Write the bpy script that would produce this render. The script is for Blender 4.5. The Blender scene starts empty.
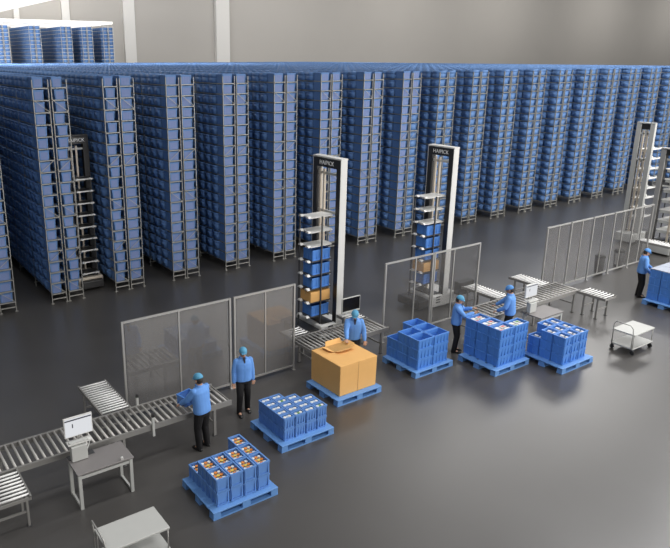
import bpy, bmesh, math, random
import numpy as np
from mathutils import Vector, Matrix

random.seed(7)
rng = np.random.default_rng(7)
SC = bpy.context.scene
COL = SC.collection
PI = math.pi

# ------------------------------------------------------------------ materials
def new_mat(name):
    m = bpy.data.materials.new(name); m.use_nodes = True
    return m, m.node_tree, m.node_tree.nodes['Principled BSDF']

def mat(name, col, rough=0.5, metal=0.0, var=0.0, scale=6.0, spec=0.5, bump=0.0):
    m, nt, b = new_mat(name)
    b.inputs['Base Color'].default_value = (*col, 1)
    b.inputs['Roughness'].default_value = rough
    b.inputs['Metallic'].default_value = metal
    b.inputs['Specular IOR Level'].default_value = spec
    tc = nt.nodes.new('ShaderNodeTexCoord')
    n = nt.nodes.new('ShaderNodeTexNoise'); n.inputs['Scale'].default_value = scale
    n.inputs['Detail'].default_value = 4
    nt.links.new(tc.outputs['Object'], n.inputs['Vector'])
    if var:
        mx = nt.nodes.new('ShaderNodeMixRGB'); mx.blend_type = 'MIX'
        mx.inputs[1].default_value = (*[c * (1 - var) for c in col], 1)
        mx.inputs[2].default_value = (*[min(1, c * (1 + var)) for c in col], 1)
        nt.links.new(n.outputs['Fac'], mx.inputs[0]); nt.links.new(mx.outputs[0], b.inputs['Base Color'])
    if bump:
        bp = nt.nodes.new('ShaderNodeBump'); bp.inputs['Strength'].default_value = bump
        bp.inputs['Distance'].default_value = 0.01
        nt.links.new(n.outputs['Fac'], bp.inputs['Height']); nt.links.new(bp.outputs[0], b.inputs['Normal'])
    return m

M = {}
M['bin'] = mat('bin_blue', (0.115, 0.235, 0.56), 0.45, var=0.12, scale=3)
M['rackbin'] = mat('rack_bin_blue', (0.125, 0.240, 0.485), 0.55, var=0.16, scale=1.3, spec=0.25)
M['binend'] = mat('bin_end_panel', (0.185, 0.245, 0.45), 0.55, var=0.12, scale=2, spec=0.25)
M['pallet'] = mat('pallet_blue', (0.125, 0.285, 0.60), 0.5, var=0.06)
M['crate'] = mat('crate_blue', (0.085, 0.25, 0.66), 0.42, var=0.08)
M['crate_pale'] = mat('crate_blue_pale', (0.125, 0.275, 0.62), 0.42, var=0.08)
M['galv'] = mat('galvanised_steel', (0.40, 0.39, 0.355), 0.5, 0.4, var=0.15)
M['steel'] = mat('roller_steel', (0.50, 0.48, 0.45), 0.5, 0.2, var=0.06)
M['bright'] = mat('roller_bright', (0.84, 0.83, 0.81), 0.5)
M['rail'] = mat('rail_grey', (0.27, 0.26, 0.245), 0.5, 0.25, var=0.08)
M['post'] = mat('post_grey', (0.42, 0.41, 0.39), 0.4, 0.4)
M['white'] = mat('white_paint', (0.68, 0.67, 0.64), 0.4, var=0.03)
M['offwhite'] = mat('offwhite_laminate', (0.50, 0.50, 0.475), 0.45, var=0.03)
M['beige'] = mat('beige_metal', (0.62, 0.54, 0.44), 0.45, 0.1)
M['black'] = mat('black_metal', (0.022, 0.021, 0.021), 0.4)
M['darkgrey'] = mat('dark_grey', (0.06, 0.06, 0.062), 0.5)
M['desk'] = mat('desk_top', (0.22, 0.205, 0.20), 0.5, var=0.05)
M['card'] = mat('cardboard', (0.76, 0.43, 0.155), 0.75, var=0.07, scale=3, spec=0.2, bump=0.15)
M['card_dark'] = mat('cardboard_inside', (0.50, 0.29, 0.105), 0.8, var=0.1, spec=0.2)
M['tape'] = mat('tape', (0.60, 0.36, 0.14), 0.4)
M['rubber'] = mat('rubber', (0.02, 0.02, 0.02), 0.7)
M['skin'] = mat('skin', (0.52, 0.29, 0.19), 0.55)
M['lips'] = mat('lips', (0.36, 0.13, 0.10), 0.5)
M['eye'] = mat('eye_dark', (0.03, 0.02, 0.02), 0.3)
M['jacket'] = mat('jacket_blue', (0.14, 0.32, 0.72), 0.7, var=0.08, scale=9, spec=0.2, bump=0.3)
M['trouser'] = mat('trouser_black', (0.018, 0.017, 0.018), 0.75, var=0.2, spec=0.2)
M['cap'] = mat('cap_teal', (0.10, 0.33, 0.52), 0.6, var=0.05, spec=0.3)
M['capblue'] = mat('cap_blue', (0.10, 0.28, 0.62), 0.6, var=0.05, spec=0.3)
M['hair'] = mat('hair', (0.025, 0.018, 0.014), 0.6)
M['shirt'] = mat('shirt_dark', (0.02, 0.022, 0.04), 0.7)
M['shoe'] = mat('shoe_black', (0.012, 0.012, 0.012), 0.4)
M['jar'] = mat('jar_white', (0.80, 0.78, 0.74), 0.4)
M['orange'] = mat('orange_lid', (0.75, 0.26, 0.05), 0.4, var=0.1)
M['yellow'] = mat('yellow_lid', (0.75, 0.52, 0.10), 0.4)
M['green'] = mat('green_lid', (0.15, 0.32, 0.10), 0.4)
M['red'] = mat('red_lid', (0.55, 0.10, 0.08), 0.4)
M['paleblue'] = mat('pale_blue_lid', (0.50, 0.60, 0.74), 0.4)
M['wall'] = mat('wall_plaster', (0.52, 0.50, 0.475), 0.9, var=0.04, scale=0.2, spec=0.1)
M['column'] = mat('column_white', (0.80, 0.79, 0.77), 0.7)
M['goods'] = mat('wrapped_goods', (0.56, 0.63, 0.74), 0.6, var=0.35, scale=2.5)
M['sheet'] = mat('cover_sheet_grey', (0.36, 0.39, 0.46), 0.6, var=0.1)
M['letter'] = mat('lettering_white', (0.9, 0.9, 0.88), 0.5)
M['inkdark'] = mat('ink_dark', (0.03, 0.03, 0.05), 0.6)
M['cable'] = mat('cable_white', (0.75, 0.75, 0.72), 0.5)

# floor: polished grey epoxy
m, nt, b = new_mat('floor_epoxy')
tc = nt.nodes.new('ShaderNodeTexCoord')
n = nt.nodes.new('ShaderNodeTexNoise'); n.inputs['Scale'].default_value = 0.35; n.inputs['Detail'].default_value = 5
nt.links.new(tc.outputs['Object'], n.inputs['Vector'])
cr = nt.nodes.new('ShaderNodeValToRGB')
cr.color_ramp.elements[0].position = 0.3; cr.color_ramp.elements[0].color = (0.060, 0.056, 0.0525, 1)
cr.color_ramp.elements[1].position = 0.7; cr.color_ramp.elements[1].color = (0.071, 0.0665, 0.0625, 1)
nt.links.new(n.outputs['Fac'], cr.inputs[0]); nt.links.new(cr.outputs[0], b.inputs['Base Color'])
mr = nt.nodes.new('ShaderNodeMapRange')
mr.inputs['To Min'].default_value = 0.30; mr.inputs['To Max'].default_value = 0.38
nt.links.new(n.outputs['Fac'], mr.inputs['Value']); nt.links.new(mr.outputs[0], b.inputs['Roughness'])
b.inputs['Specular IOR Level'].default_value = 0.9
M['floor'] = m

# smoky acrylic fence pane
m, nt, b = new_mat('acrylic_pane')
b.inputs['Base Color'].default_value = (0.27, 0.258, 0.25, 1); b.inputs['Roughness'].default_value = 0.05
b.inputs['IOR'].default_value = 1.9
b.inputs['Specular IOR Level'].default_value = 0.7
tr = nt.nodes.new('ShaderNodeBsdfTransparent'); tr.inputs['Color'].default_value = (0.86, 0.86, 0.86, 1)
mx = nt.nodes.new('ShaderNodeMixShader'); mx.inputs[0].default_value = 0.5
out = nt.nodes['Material Output']
nt.links.new(tr.outputs[0], mx.inputs[1]); nt.links.new(b.outputs[0], mx.inputs[2]); nt.links.new(mx.outputs[0], out.inputs['Surface'])
M['pane'] = m
# clearer pane (mesh-like film) of the middle and far fences
m2 = m.copy(); m2.name = 'clear_pane'; m2.node_tree.nodes['Mix Shader'].inputs[0].default_value = 0.14
M['pane_clear'] = m2
m3 = m.copy(); m3.name = 'half_pane'; m3.node_tree.nodes['Mix Shader'].inputs[0].default_value = 0.3
M['pane_half'] = m3

# lit screen
def screen(name, col, s):
    m, nt, b = new_mat(name)
    b.inputs['Base Color'].default_value = (0.02, 0.02, 0.02, 1)
    b.inputs['Emission Color'].default_value = (*col, 1); b.inputs['Emission Strength'].default_value = s
    return m
M['screen'] = screen('screen_lit', (0.86, 0.88, 0.92), 0.75)
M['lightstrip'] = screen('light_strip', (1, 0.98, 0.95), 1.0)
M['canopy'] = screen('canopy_added_glow', (1, 0.96, 0.90), 0.75)  # canopy is no lamp; its lit look is put in as emission
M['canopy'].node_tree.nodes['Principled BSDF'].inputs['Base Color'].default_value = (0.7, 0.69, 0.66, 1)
M['screen_off'] = mat('screen_dark', (0.008, 0.007, 0.007), 0.2)

# ------------------------------------------------------------------ mesh builder
class MB:
    def __init__(s): s.v = []; s.f = []; s.m = []; s.sm = []
    def quad(s, a, b, c, d, mi=0):
        i = len(s.v); s.v += [a, b, c, d]; s.f.append((i, i+1, i+2, i+3)); s.m.append(mi); s.sm.append(False)
    def box(s, x0, x1, y0, y1, z0, z1, mi=0, tz=None):
        i = len(s.v)
        s.v += [(x0,y0,z0),(x1,y0,z0),(x1,y1,z0),(x0,y1,z0),(x0,y0,z1),(x1,y0,z1),(x1,y1,z1),(x0,y1,z1)]
        s.f += [(i+3,i+2,i+1,i),(i+4,i+5,i+6,i+7),(i,i+1,i+5,i+4),(i+1,i+2,i+6,i+5),(i+2,i+3,i+7,i+6),(i+3,i,i+4,i+7)]
        s.m += [mi]*6; s.sm += [False]*6
        return s
    def taper(s, b, t, z0, z1, mi=0):
        i = len(s.v); (x0,x1,y0,y1) = b; (u0,u1,w0,w1) = t
        s.v += [(x0,y0,z0),(x1,y0,z0),(x1,y1,z0),(x0,y1,z0),(u0,w0,z1),(u1,w0,z1),(u1,w1,z1),(u0,w1,z1)]
        s.f += [(i+3,i+2,i+1,i),(i+4,i+5,i+6,i+7),(i,i+1,i+5,i+4),(i+1,i+2,i+6,i+5),(i+2,i+3,i+7,i+6),(i+3,i,i+4,i+7)]
        s.m += [mi]*6; s.sm += [False]*6
        return s
    def tube(s, pts, r, n=8, mi=0, cap=True):
        pts = [Vector(p) for p in pts]
        if not isinstance(r, (list, tuple)): r = [r]*len(pts)
        i0 = len(s.v); up = None
        for k, p in enumerate(pts):
            d = (pts[min(k+1, len(pts)-1)] - pts[max(k-1, 0)]).normalized()
            if up is None:
                up = Vector((0,0,1)) if abs(d.z) < 0.9 else Vector((1,0,0))
            a = d.cross(up)
            if a.length < 1e-5: a = d.cross(Vector((0.3,1,0.2)))
            a.normalize(); bb = a.cross(d).normalized(); up = bb
            for j in range(n):
                t = 2*PI*j/n
                s.v.append(tuple(p + (a*math.cos(t) + bb*math.sin(t))*r[k]))
        for k in range(len(pts)-1):
            for j in range(n):
                q = i0 + k*n
                s.f.append((q+j, q+(j+1)%n, q+n+(j+1)%n, q+n+j)); s.m.append(mi); s.sm.append(True)
        if cap:
            s.f.append(tuple(i0+j for j in range(n))[::-1]); s.f.append(tuple(i0+(len(pts)-1)*n+j for j in range(n)))
            s.m += [mi, mi]; s.sm += [False, False]
        return s
    def bar(s, a, b, w, mi=0):      # square bar between two points
        a = Vector(a); b = Vector(b); d = (b-a).normalized()
        up = Vector((0,0,1)) if abs(d.z) < 0.9 else Vector((0,1,0))
        u = d.cross(up).normalized()*w/2; v2 = u.cross(d).normalized()*w/2
        i = len(s.v)
        for p in (a, b):
            s.v += [tuple(p-u-v2), tuple(p+u-v2), tuple(p+u+v2), tuple(p-u+v2)]
        s.f += [(i+3,i+2,i+1,i),(i+4,i+5,i+6,i+7),(i,i+1,i+5,i+4),(i+1,i+2,i+6,i+5),(i+2,i+3,i+7,i+6),(i+3,i,i+4,i+7)]
        s.m += [mi]*6; s.sm += [False]*6
        return s
    def ball(s, c, rx, ry=None, rz=None, n=12, k=8, mi=0, zmin=-1.0):
        ry = ry or rx; rz = rz or rx; i0 = len(s.v)
        a0 = math.asin(max(-1, zmin))
        for j in range(k+1):
            t = a0 + (PI/2 - a0)*j/k
            for l in range(n):
                p = 2*PI*l/n
                s.v.append((c[0]+rx*math.cos(t)*math.cos(p), c[1]+ry*math.cos(t)*math.sin(p), c[2]+rz*math.sin(t)))
        for j in range(k):
            for l in range(n):
                q = i0+j*n
                s.f.append((q+l, q+(l+1)%n, q+n+(l+1)%n, q+n+l)); s.m.append(mi); s.sm.append(True)
        s.f.append(tuple(i0+l for l in range(n))[::-1]); s.m.append(mi); s.sm.append(False)
        return s
    def loft(s, rings, n=16, mi=0):  # ring: (cx,cy,cz,rx,ry)
        i0 = len(s.v)
        for (cx,cy,cz,rx,ry) in rings:
            for l in range(n):
                p = 2*PI*l/n; c, q = math.cos(p), math.sin(p)
                s.v.append((cx+rx*math.copysign(abs(c)**0.85, c), cy+ry*math.copysign(abs(q)**0.85, q), cz))
        for j in range(len(rings)-1):
            for l in range(n):
                q = i0+j*n
                s.f.append((q+l, q+(l+1)%n, q+n+(l+1)%n, q+n+l)); s.m.append(mi); s.sm.append(True)
        s.f.append(tuple(i0+l for l in range(n))[::-1]); s.f.append(tuple(i0+(len(rings)-1)*n+l for l in range(n)))
        s.m += [mi, mi]; s.sm += [False, False]
        return s
    def xform(s, fn): s.v = [tuple(fn(Vector(p))) for p in s.v]; return s
    def mesh(s, name, mats):
        me = bpy.data.meshes.new(name)
        me.from_pydata(s.v, [], s.f)
        for mm in (mats if isinstance(mats, (list, tuple)) else [mats]): me.materials.append(mm)
        me.polygons.foreach_set('material_index', s.m); me.polygons.foreach_set('use_smooth', s.sm)
        me.update()
        return me

def obj(name, me, parent=None, loc=(0,0,0), rot=(0,0,0), mats=None):
    if isinstance(me, MB): me = me.mesh(name, mats)
    o = bpy.data.objects.new(name, me); COL.objects.link(o)
    o.location = loc; o.rotation_euler = rot
    if parent is not None: o.parent = parent
    return o

def tag(o, label, cat, group=None, kind=None):
    o['label'] = label; o['category'] = cat
    if group: o['group'] = group
    if kind: o['kind'] = kind
    return o

def thing(name, label, cat, loc=(0,0,0), rz=0.0, group=None):
    o = bpy.data.objects.new(name, None); COL.objects.link(o)
    o.location = loc; o.rotation_euler = (0,0,rz); o.empty_display_size = 0.1
    return tag(o, label, cat, group)

def struct(name, mb, m):
    o = obj(name, mb, mats=m); o['kind'] = 'structure'
    return o

def bevel(me_obj, w, seg=2):
    md = me_obj.modifiers.new('b', 'BEVEL'); md.width = w; md.segments = seg; md.limit_method = 'ANGLE'
    return me_obj

ORD = ['first','second','third','fourth','fifth','sixth','seventh','eighth','ninth','tenth','eleventh','twelfth','thirteenth',
       'fourteenth','fifteenth','sixteenth','seventeenth','eighteenth','nineteenth','twentieth','twenty-first','twenty-second']

# ------------------------------------------------------------------ setting
struct('floor', MB().box(-40, 220, -46, 62, -0.2, 0), M['floor'])
struct('wall_back', MB().box(-40, 220, 60, 60.4, 0, 24), M['wall'])
for i, (x0, x1, y0) in enumerate(((16.9, 17.5, 59.7), (22.3, 23.2, 59.7), (29.75, 31.2, 59.6), (42.5, 44.5, 59.4))):
    struct('trim_%d' % (i+1), MB().box(x0, x1, y0, 59.98, 0, 24), M['column'])
# lit strip high above the racks and the white canopy over the far storage block
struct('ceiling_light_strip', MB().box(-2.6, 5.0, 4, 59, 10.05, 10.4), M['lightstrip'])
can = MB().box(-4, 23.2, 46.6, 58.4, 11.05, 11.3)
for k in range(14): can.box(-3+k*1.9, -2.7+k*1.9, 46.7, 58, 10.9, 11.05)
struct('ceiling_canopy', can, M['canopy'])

# ------------------------------------------------------------------ storage racks
PITCH, WID, H, DQ = 2.24, 1.08, 7.28, 2.14
NR = 21
DEPTH = 45.0
LV0, LVP, NL = 0.34, 0.372, 19
XA, XB, XC, XD = 0.0, 0.505, 0.575, 1.08
U = 0.020
up_me = MB().box(0, U, 0, 0.05, 0, H).mesh('upright', M['galv'])
foot_me = MB().box(-0.03, 0.065, -0.02, 0.08, 0, 0.012).mesh('foot_plate', M['galv'])
sh = MB()
sh.box(0, XB, 0.0, 0.03, 0.010, 0.032); sh.box(0.06, XB-0.03, 0.03, DEPTH, 0.02, 0.032)
for xx in (0.06, XB-0.06): sh.box(xx, xx+0.03, 0.03, DEPTH, -0.005, 0.02)
shelf_me = sh.mesh('shelf', M['galv'])
br_me = MB().bar((0.02, 0.005, 0), (XB-0.02, 0.005, LVP), 0.014).mesh('brace', M['galv'])
br2_me = MB().bar((XB-0.02, 0.005, 0), (0.02, 0.005, LVP), 0.014).mesh('brace', M['galv'])
tie_me = MB().box(0, XB, 0, 0.03, 0.14, 0.17).mesh('foot_tie', M['galv'])
uf = MB()
for xx in (XA+0.04, XB-U, XC, XD-U): uf.box(xx, xx+U, 0, 0.05, 0, H)
for z in (0.15, 2.4, 4.8, 7.0): uf.box(XA, XD, 0.01, 0.04, z, z+0.03)
frame_me = uf.mesh('upright_frame', M['galv'])

rack_label = ['blue bin storage rack cut off by the picture edge, leftmost of the row',
              'second blue bin rack from the left, with gaps in its upper bays']
for k in range(2, NR): rack_label.append('blue bin storage rack, %s from the left in the long row' % ORD[k])
rack_label[2] = 'third blue bin rack from the left, beside the aisle robot'
for k in range(NR):
    r = thing('storage_rack', rack_label[k], 'storage rack', (k*PITCH, 0, 0), group='long row of bin storage racks')
    for xx in (XA, XB-U, XC, XD-U):
        u = obj('upright', up_me, r, (xx, 0, 0)); obj('foot_plate', foot_me, u)
    for mx_ in (XA, XC):
        obj('foot_tie', tie_me, r, (mx_, 0.01, 0))
        for l in range(NL): obj('shelf', shelf_me, r, (mx_, 0, LV0+LVP*l - 0.035))
        for l in (0, 3, 7, 11, 16):
            obj('brace', br_me if l in (3, 11) else br2_me, r, (mx_, -0.01, LV0+LVP*l))
    y = DQ
    j = 0
    while y < DEPTH:
        obj('upright_frame', frame_me, r, (0, y, 0)); j += 1
        y += DQ if j < 5 else DQ*3

# bins on the racks
BW, BH = 0.405, 0.312
def rack_bin_mesh(w, d, h):
    b = MB()
    b.taper((0.02, w-0.02, 0.02, d-0.02), (0.008, w-0.008, 0.008, d-0.008), 0, h-0.04)
    b.box(0, w, 0, 0.02, h-0.045, h); b.box(0, w, d-0.02, d, h-0.045, h)
    b.box(0, 0.02, 0.02, d-0.02, h-0.045, h); b.box(w-0.02, w, 0.02, d-0.02, h-0.045, h)
    for xx in (0.03, w-0.055): b.box(xx, xx+0.025, 0.002, 0.02, 0.02, h-0.045)
    b.box(0.058, w-0.058, 0.004, 0.02, 0.02, h-0.06, 1)
    for q in (0.36, 0.64): b.box(w*q-0.006, w*q+0.006, 0.0, 0.02, 0.02, h-0.06, 1)
    return b.mesh('storage_bin', [M['rackbin'], M['binend']])
bin_me = rack_bin_mesh(BW, 0.49, BH)
bin_small = rack_bin_mesh(0.33, 0.49, BH)
half_me = rack_bin_mesh(0.215, 0.49, BH)
done = set()
def lab(k, mod, l):
    lv = ('bottom shelf' if l == 0 else 'top shelf' if l == NL-1 else '%s shelf up' % ORD[l])
    return 'blue bin on %s, %s bay, at the end of %s rack' % (lv, 'left' if mod == 0 else 'right',
            'the leftmost' if k == 0 else 'the %s' % ORD[k])
count = 0
def put_bin(k, mod, l):
    global count
    x0 = k*PITCH + (XA if mod == 0 else XC)
    me, dx = bin_me, 0.034
    if k == 1 and mod == 0: me, dx = bin_small, 0.035
    elif (k, mod) in ((1, 1), (2, 0)): me, dx = bin_small, (0.11 if l % 3 else 0.05)
    elif random.random() < 0.15: dx += random.uniform(-0.005, 0.03) - 0.01
    y = 0.055 + random.uniform(0, 0.012)
    o = obj('storage_bin', me, None, (x0+dx, y, LV0+LVP*l+0.002))
    tag(o, lab(k, mod, l), 'bin', 'blue bins at the rack ends')
    done.add((k, mod, l)); count += 1
for k in range(1, 8):
    for mod in (0, 1):
        for l in range(NL): put_bin(k, mod, l)
for l in range(10): put_bin(0, 1, l)
for l in range(NL-1, -1, -1): 
    if count < 300: put_bin(8, 0, l)
for l in range(NL-1, -1, -1):
    if count < 300: put_bin(8, 1, l)

# all the other bins: one mesh
tv = []; tf = []
t = MB(); h = BH; w = 0.455; d = 0.455
t.taper((0.035, w-0.02, 0.035, d-0.035), (0.014, w-0.008, 0.014, d-0.014), 0, h-0.05)
t.box(0, w, 0, d, h-0.055, h-0.015)
t.box(0.004, 0.03, d*0.3, d*0.7, h*0.42, h*0.66)
t_closed = (np.array(t.v), np.array(t.f))
t = MB()
t.taper((0.02, w-0.02, 0.02, d-0.02), (0.008, w-0.008, 0.008, d-0.008), 0, h-0.12)
t.box(0, w, 0, 0.022, h-0.125, h); t.box(0, w, d-0.022, d, h-0.125, h)
t.box(0, 0.022, 0.022, d-0.022, h-0.125, h); t.box(w-0.022, w, 0.022, d-0.022, h-0.125, h)
t_open = (np.array(t.v), np.array(t.f))
t = MB().box(0.03, w-0.03, 0.03, d-0.03, h-0.118, h-0.03)
t_goods = (np.array(t.v), np.array(t.f))
def build_many(name, tmpl_pos, m):
    V = []; F = []; off = 0
    for (tv, tf), pos in tmpl_pos:
        pos = np.array(pos, float)
        nv = len(tv)
        V.append((tv[None] + pos[:, None, :]).reshape(-1, 3))
        F.append((tf[None] + (off + np.arange(len(pos))*nv)[:, None, None]).reshape(-1, 4))
        off += nv*len(pos)
    V = np.concatenate(V); F = np.concatenate(F)
    me = bpy.data.meshes.new(name)
    me.vertices.add(len(V)); me.vertices.foreach_set('co', V.astype(np.float32).ravel())
    me.loops.add(F.size); me.loops.foreach_set('vertex_index', F.astype(np.int32).ravel())
    me.polygons.add(len(F)); me.polygons.foreach_set('loop_start', (np.arange(len(F))*4).astype(np.int32))
    me.polygons.foreach_set('loop_total', np.full(len(F), 4, np.int32))
    me.materials.append(m); me.update(calc_edges=True); me.validate()
    return obj(name, me)
closed = []; opened = []
PB = DQ/4
for k in range(NR):
    for mod in (0, 1):
        x0 = k*PITCH + (XA - 0.014 if mod == 0 else XC + 0.03)
        for l in range(NL):
            top = l == NL-1
            lim = 84 if top else (22 if mod == 0 or k == 0 else 3)
            for j in range(lim):
                if j == 0 and (k, mod, l) in done: continue
                bay, q = divmod(j, 4)
                y = bay*DQ + 0.055 + q*0.527
                p = (x0 + rng.uniform(-0.006, 0.012), y + rng.uniform(0, 0.012), LV0+LVP*l+0.002)
                (opened if top else closed).append(p)
# second, taller block far behind
far_x = [12.0, 14.95, 18.0, 20.1, 22.3]
for fx in far_x:
    for mod in (0, 1):
        for l in range(11):
            for j in range(14): closed.append((fx+0.03+mod*0.565, 47.06+j*0.55, 7.002+l*0.345))
o = build_many('stored_bins', [(t_closed, closed), (t_open, opened)], M['rackbin'])
goods = [p for i, p in enumerate(opened) if rng.random() < 0.62]
tag(build_many('stored_goods', [(t_goods, goods)], M['goods']), 'pale wrapped goods showing in the open top bins of the racks', 'goods', kind='stuff')
tag(o, 'rows of blue bins filling the rest of the storage racks', 'bins', kind='stuff')
for i, fx in enumerate(far_x):
    r = thing('storage_rack', '%s from the left among far racks under the white canopy' % ('leftmost', 'second', 'third', 'fourth', 'fifth')[i] if i else
              'leftmost of the far racks under the white canopy', 'storage rack', (fx, 47, 0), group='far racks under the white canopy')
    f = MB()
    for xx in (XA, XB-U, XC, XD-U): f.box(xx, xx+U, 0, 0.05, 0, 10.9)
    for z in (3, 6.5, 10.80): f.box(XA, XD, 0.01, 0.04, z, z+0.03)
    obj('upright_frame', f, r, mats=M['white']); f2 = f.mesh('upright_frame', M['white']); obj('upright_frame', f2, r, (0, 7.8, 0))
    for l in range(11):
        obj('shelf', MB().box(0, XD, 0.052, 7.85, 6.96+l*0.345, 6.995+l*0.345), r, mats=M['white'])

# ------------------------------------------------------------------ fences
def fence(x0, x1, label, pane, stiles, left_post=True, right_post=True, y=-8.4, hgt=2.4, group='clear panel safety fences'):
    f = thing('safety_fence', label, 'fence', (x0, y, 0), group=group)
    w = x1 - x0
    def post(x):
        p = obj('post', MB().box(x-0.024, x+0.024, -0.024, 0.024, 0, hgt), f, mats=M['post'])
        obj('foot_plate', MB().box(x-0.035, x+0.035, -0.07, 0.07, 0, 0.012), p, mats=M['post'])
    if left_post: post(0.03)
    if right_post: post(w-0.03)
    obj('top_rail', MB().box(0.06, w-0.06, -0.02, 0.02, hgt-0.045, hgt), f, mats=M['post'])
    obj('bottom_rail', MB().box(0.06, w-0.06, -0.02, 0.02, 0.10, 0.145), f, mats=M['post'])
    xs = [0.06] + [w*s for s in stiles] + [w-0.06]
    for s in stiles: obj('stile', MB().box(w*s-0.018, w*s+0.018, -0.018, 0.018, 0.145, hgt-0.045), f, mats=M['post'])
    for a, b_ in zip(xs[:-1], xs[1:]):
        obj('pane', MB().box(a+0.02, b_-0.02, -0.005, 0.005, 0.145, hgt-0.045), f, mats=pane)
fence(1.42, 4.22, 'wide smoky panel fence behind the worker standing at the long conveyor', M['pane'], [0.5])
fence(4.29, 6.14, 'smoky panel fence between the standing worker and the cardboard box pallet', M['pane'], [0.5])
fence(9.26, 11.22, 'clear fence panel in front of the robot, behind the empty crates', M['pane_clear'], [0.62])
fence(11.24, 13.30, 'clear fence panel behind the worker at the tall crate stack', M['pane_clear'], [0.42])
fx = [16.72, 18.11, 19.47, 20.85, 22.2, 23.6]
fl = ['fence panel at the near end of the far fence run, by the roller conveyors', 'second panel of the far fence run from its near end',
      'middle panel of the far fence run, one panel left of the dark waste bin', 'far fence panel between the dark waste bin and the next bin',
      'last panel of the far fence run, beside the conveyor and leaning robot masts']
fl[2] = 'middle panel of the far fence run, with the dark waste bin behind its edge'
fl[3] = 'fourth panel of the far fence run, just past the dark waste bin'
for i in range(5):
    fence(fx[i], fx[i+1], fl[i], M['pane_half'] if i < 2 else M['pane_clear'], [0.5], True, i == 4)

# ------------------------------------------------------------------ conveyors
leg_cache = {}
def conveyor(x0, x1, y0, y1, axis, label, pitch, rr, rollm, rail_h=0.11, top=0.75, leg_at=None, group='roller conveyors', n_cut=100, railm='rail'):
    if axis == 'y': rail_h = 0.085
    cx, cy = (x0+x1)/2, (y0+y1)/2
    c = thing('roller_conveyor', label, 'conveyor', (cx, cy, 0), group=group)
    L, W = (x1-x0, y1-y0) if axis == 'x' else (y1-y0, x1-x0)
    def P(b):   # build along local x; rotate when the conveyor runs along y
        return b if axis == 'x' else b.xform(lambda p: Vector((-p.y, p.x, p.z)))
    for s in (-1, 1):
        rw = 0.022 if axis == 'x' else 0.012
        yy = s*(W/2-rw)
        b = MB().box(-L/2, L/2, yy-rw, yy+rw, top-rail_h, top-0.004)
        b.box(-L/2, L/2, yy-rw-0.004, yy+rw+0.004, top-0.016, top)
        obj('side_rail', P(b), c, mats=M[railm])
    for s in (-1, 1):
        xx = s*(L/2-0.02)
        obj('end_plate', P(MB().box(xx-0.012, xx+0.012, -W/2+2*rw, W/2-2*rw, top-rail_h, top-0.03)), c, mats=M[railm])
    me = P(MB().tube([(0, -W/2+2*rw, 0), (0, W/2-2*rw, 0)], rr, 10)).mesh('roller', rollm)
    n = min(n_cut, int((L-0.08)/pitch))
    for i in range(n):
        t_ = -L/2 + 0.04 + (L-0.08)*(i+0.5)/n
        obj('roller', me, c, (t_, 0, top-rr+0.006) if axis == 'x' else (0, t_, top-rr+0.006))
    la = leg_at if leg_at is not None else (-L/2+0.25, L/2-0.25)
    for t_ in la:
        for s in (-1, 1):
            yy = s*(W/2-0.04)
            lg = obj('leg', P(MB().box(t_-0.03, t_+0.03, yy-0.02, yy+0.02, 0.012, top-rail_h)), c, mats=M[railm])
            obj('foot', P(MB().box(t_-0.05, t_+0.05, yy-0.04, yy+0.04, 0, 0.012)), lg, mats=M['darkgrey'])
        obj('cross_tie', P(MB().box(t_-0.015, t_+0.015, -W/2+0.06, W/2-0.06, 0.28, 0.32)), c, mats=M[railm])
    return c
long_conv = conveyor(-4.2, 3.20, -10.12, -9.18, 'x', 'long grey roller conveyor with a worker in blue at its end', 0.135, 0.026, M['steel'], leg_at=(-3.2, -1.0, 1.2, 3.28))
conveyor(6.25, 8.97, -8.98, -8.09, 'x', 'short roller conveyor behind the large cardboard box', 0.13, 0.022, M['steel'])
conveyor(11.3, 16.38, -10.08, -9.19, 'x', 'roller conveyor behind the tall crate stack with monitor and desk', 0.18, 0.026, M['steel'], leg_at=(-2.2, 0.2, 2.25))
conveyor(0.60, 1.25, -9.165, -7.62, 'y', 'bright roller side conveyor running into the long conveyor beside the fence', 0.098, 0.020, M['bright'])
conveyor(-2.02, -1.37, -11.08, -10.135, 'y', 'bright roller side conveyor at the picture edge, in front of the long conveyor', 0.098, 0.020, M['bright'])
conveyor(-2.15, -1.5, -9.165, -7.7, 'y', 'bright roller side conveyor behind the long conveyor at the picture edge', 0.098, 0.020, M['bright'])
conveyor(6.26, 6.9, -8.07, -7.5, 'y', 'bright roller side conveyor below the first tall robot', 0.1, 0.020, M['bright'])
conveyor(8.34, 8.97, -8.07, -7.45, 'y', 'bright roller side conveyor behind the worker leaning over the cardboard box', 0.1, 0.020, M['bright'])
sc1 = conveyor(13.36, 13.98, -9.175, -7.74, 'y', 'bright roller side conveyor beyond the clear fence, near the second robot', 0.1, 0.020, M['bright'])
conveyor(15.5, 16.12, -9.175, -7.95, 'y', 'bright roller side conveyor pointing at the racks, behind the desk monitor', 0.1, 0.020, M['bright'])
conveyor(16.12, 16.76, -11.05, -10.095, 'y', 'bright roller side conveyor on open floor between the crates and white cart', 0.1, 0.020, M['bright'])
conveyor(23.9, 24.5, -9.4, -7.75, 'y', 'bright roller side conveyor behind the farthest worker', 0.1, 0.020, M['bright'])
obj('drive_housing', MB().box(-0.34, 0.34, 0.74, 0.98, 0.42, 0.85), sc1, mats=M['black'])

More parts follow.
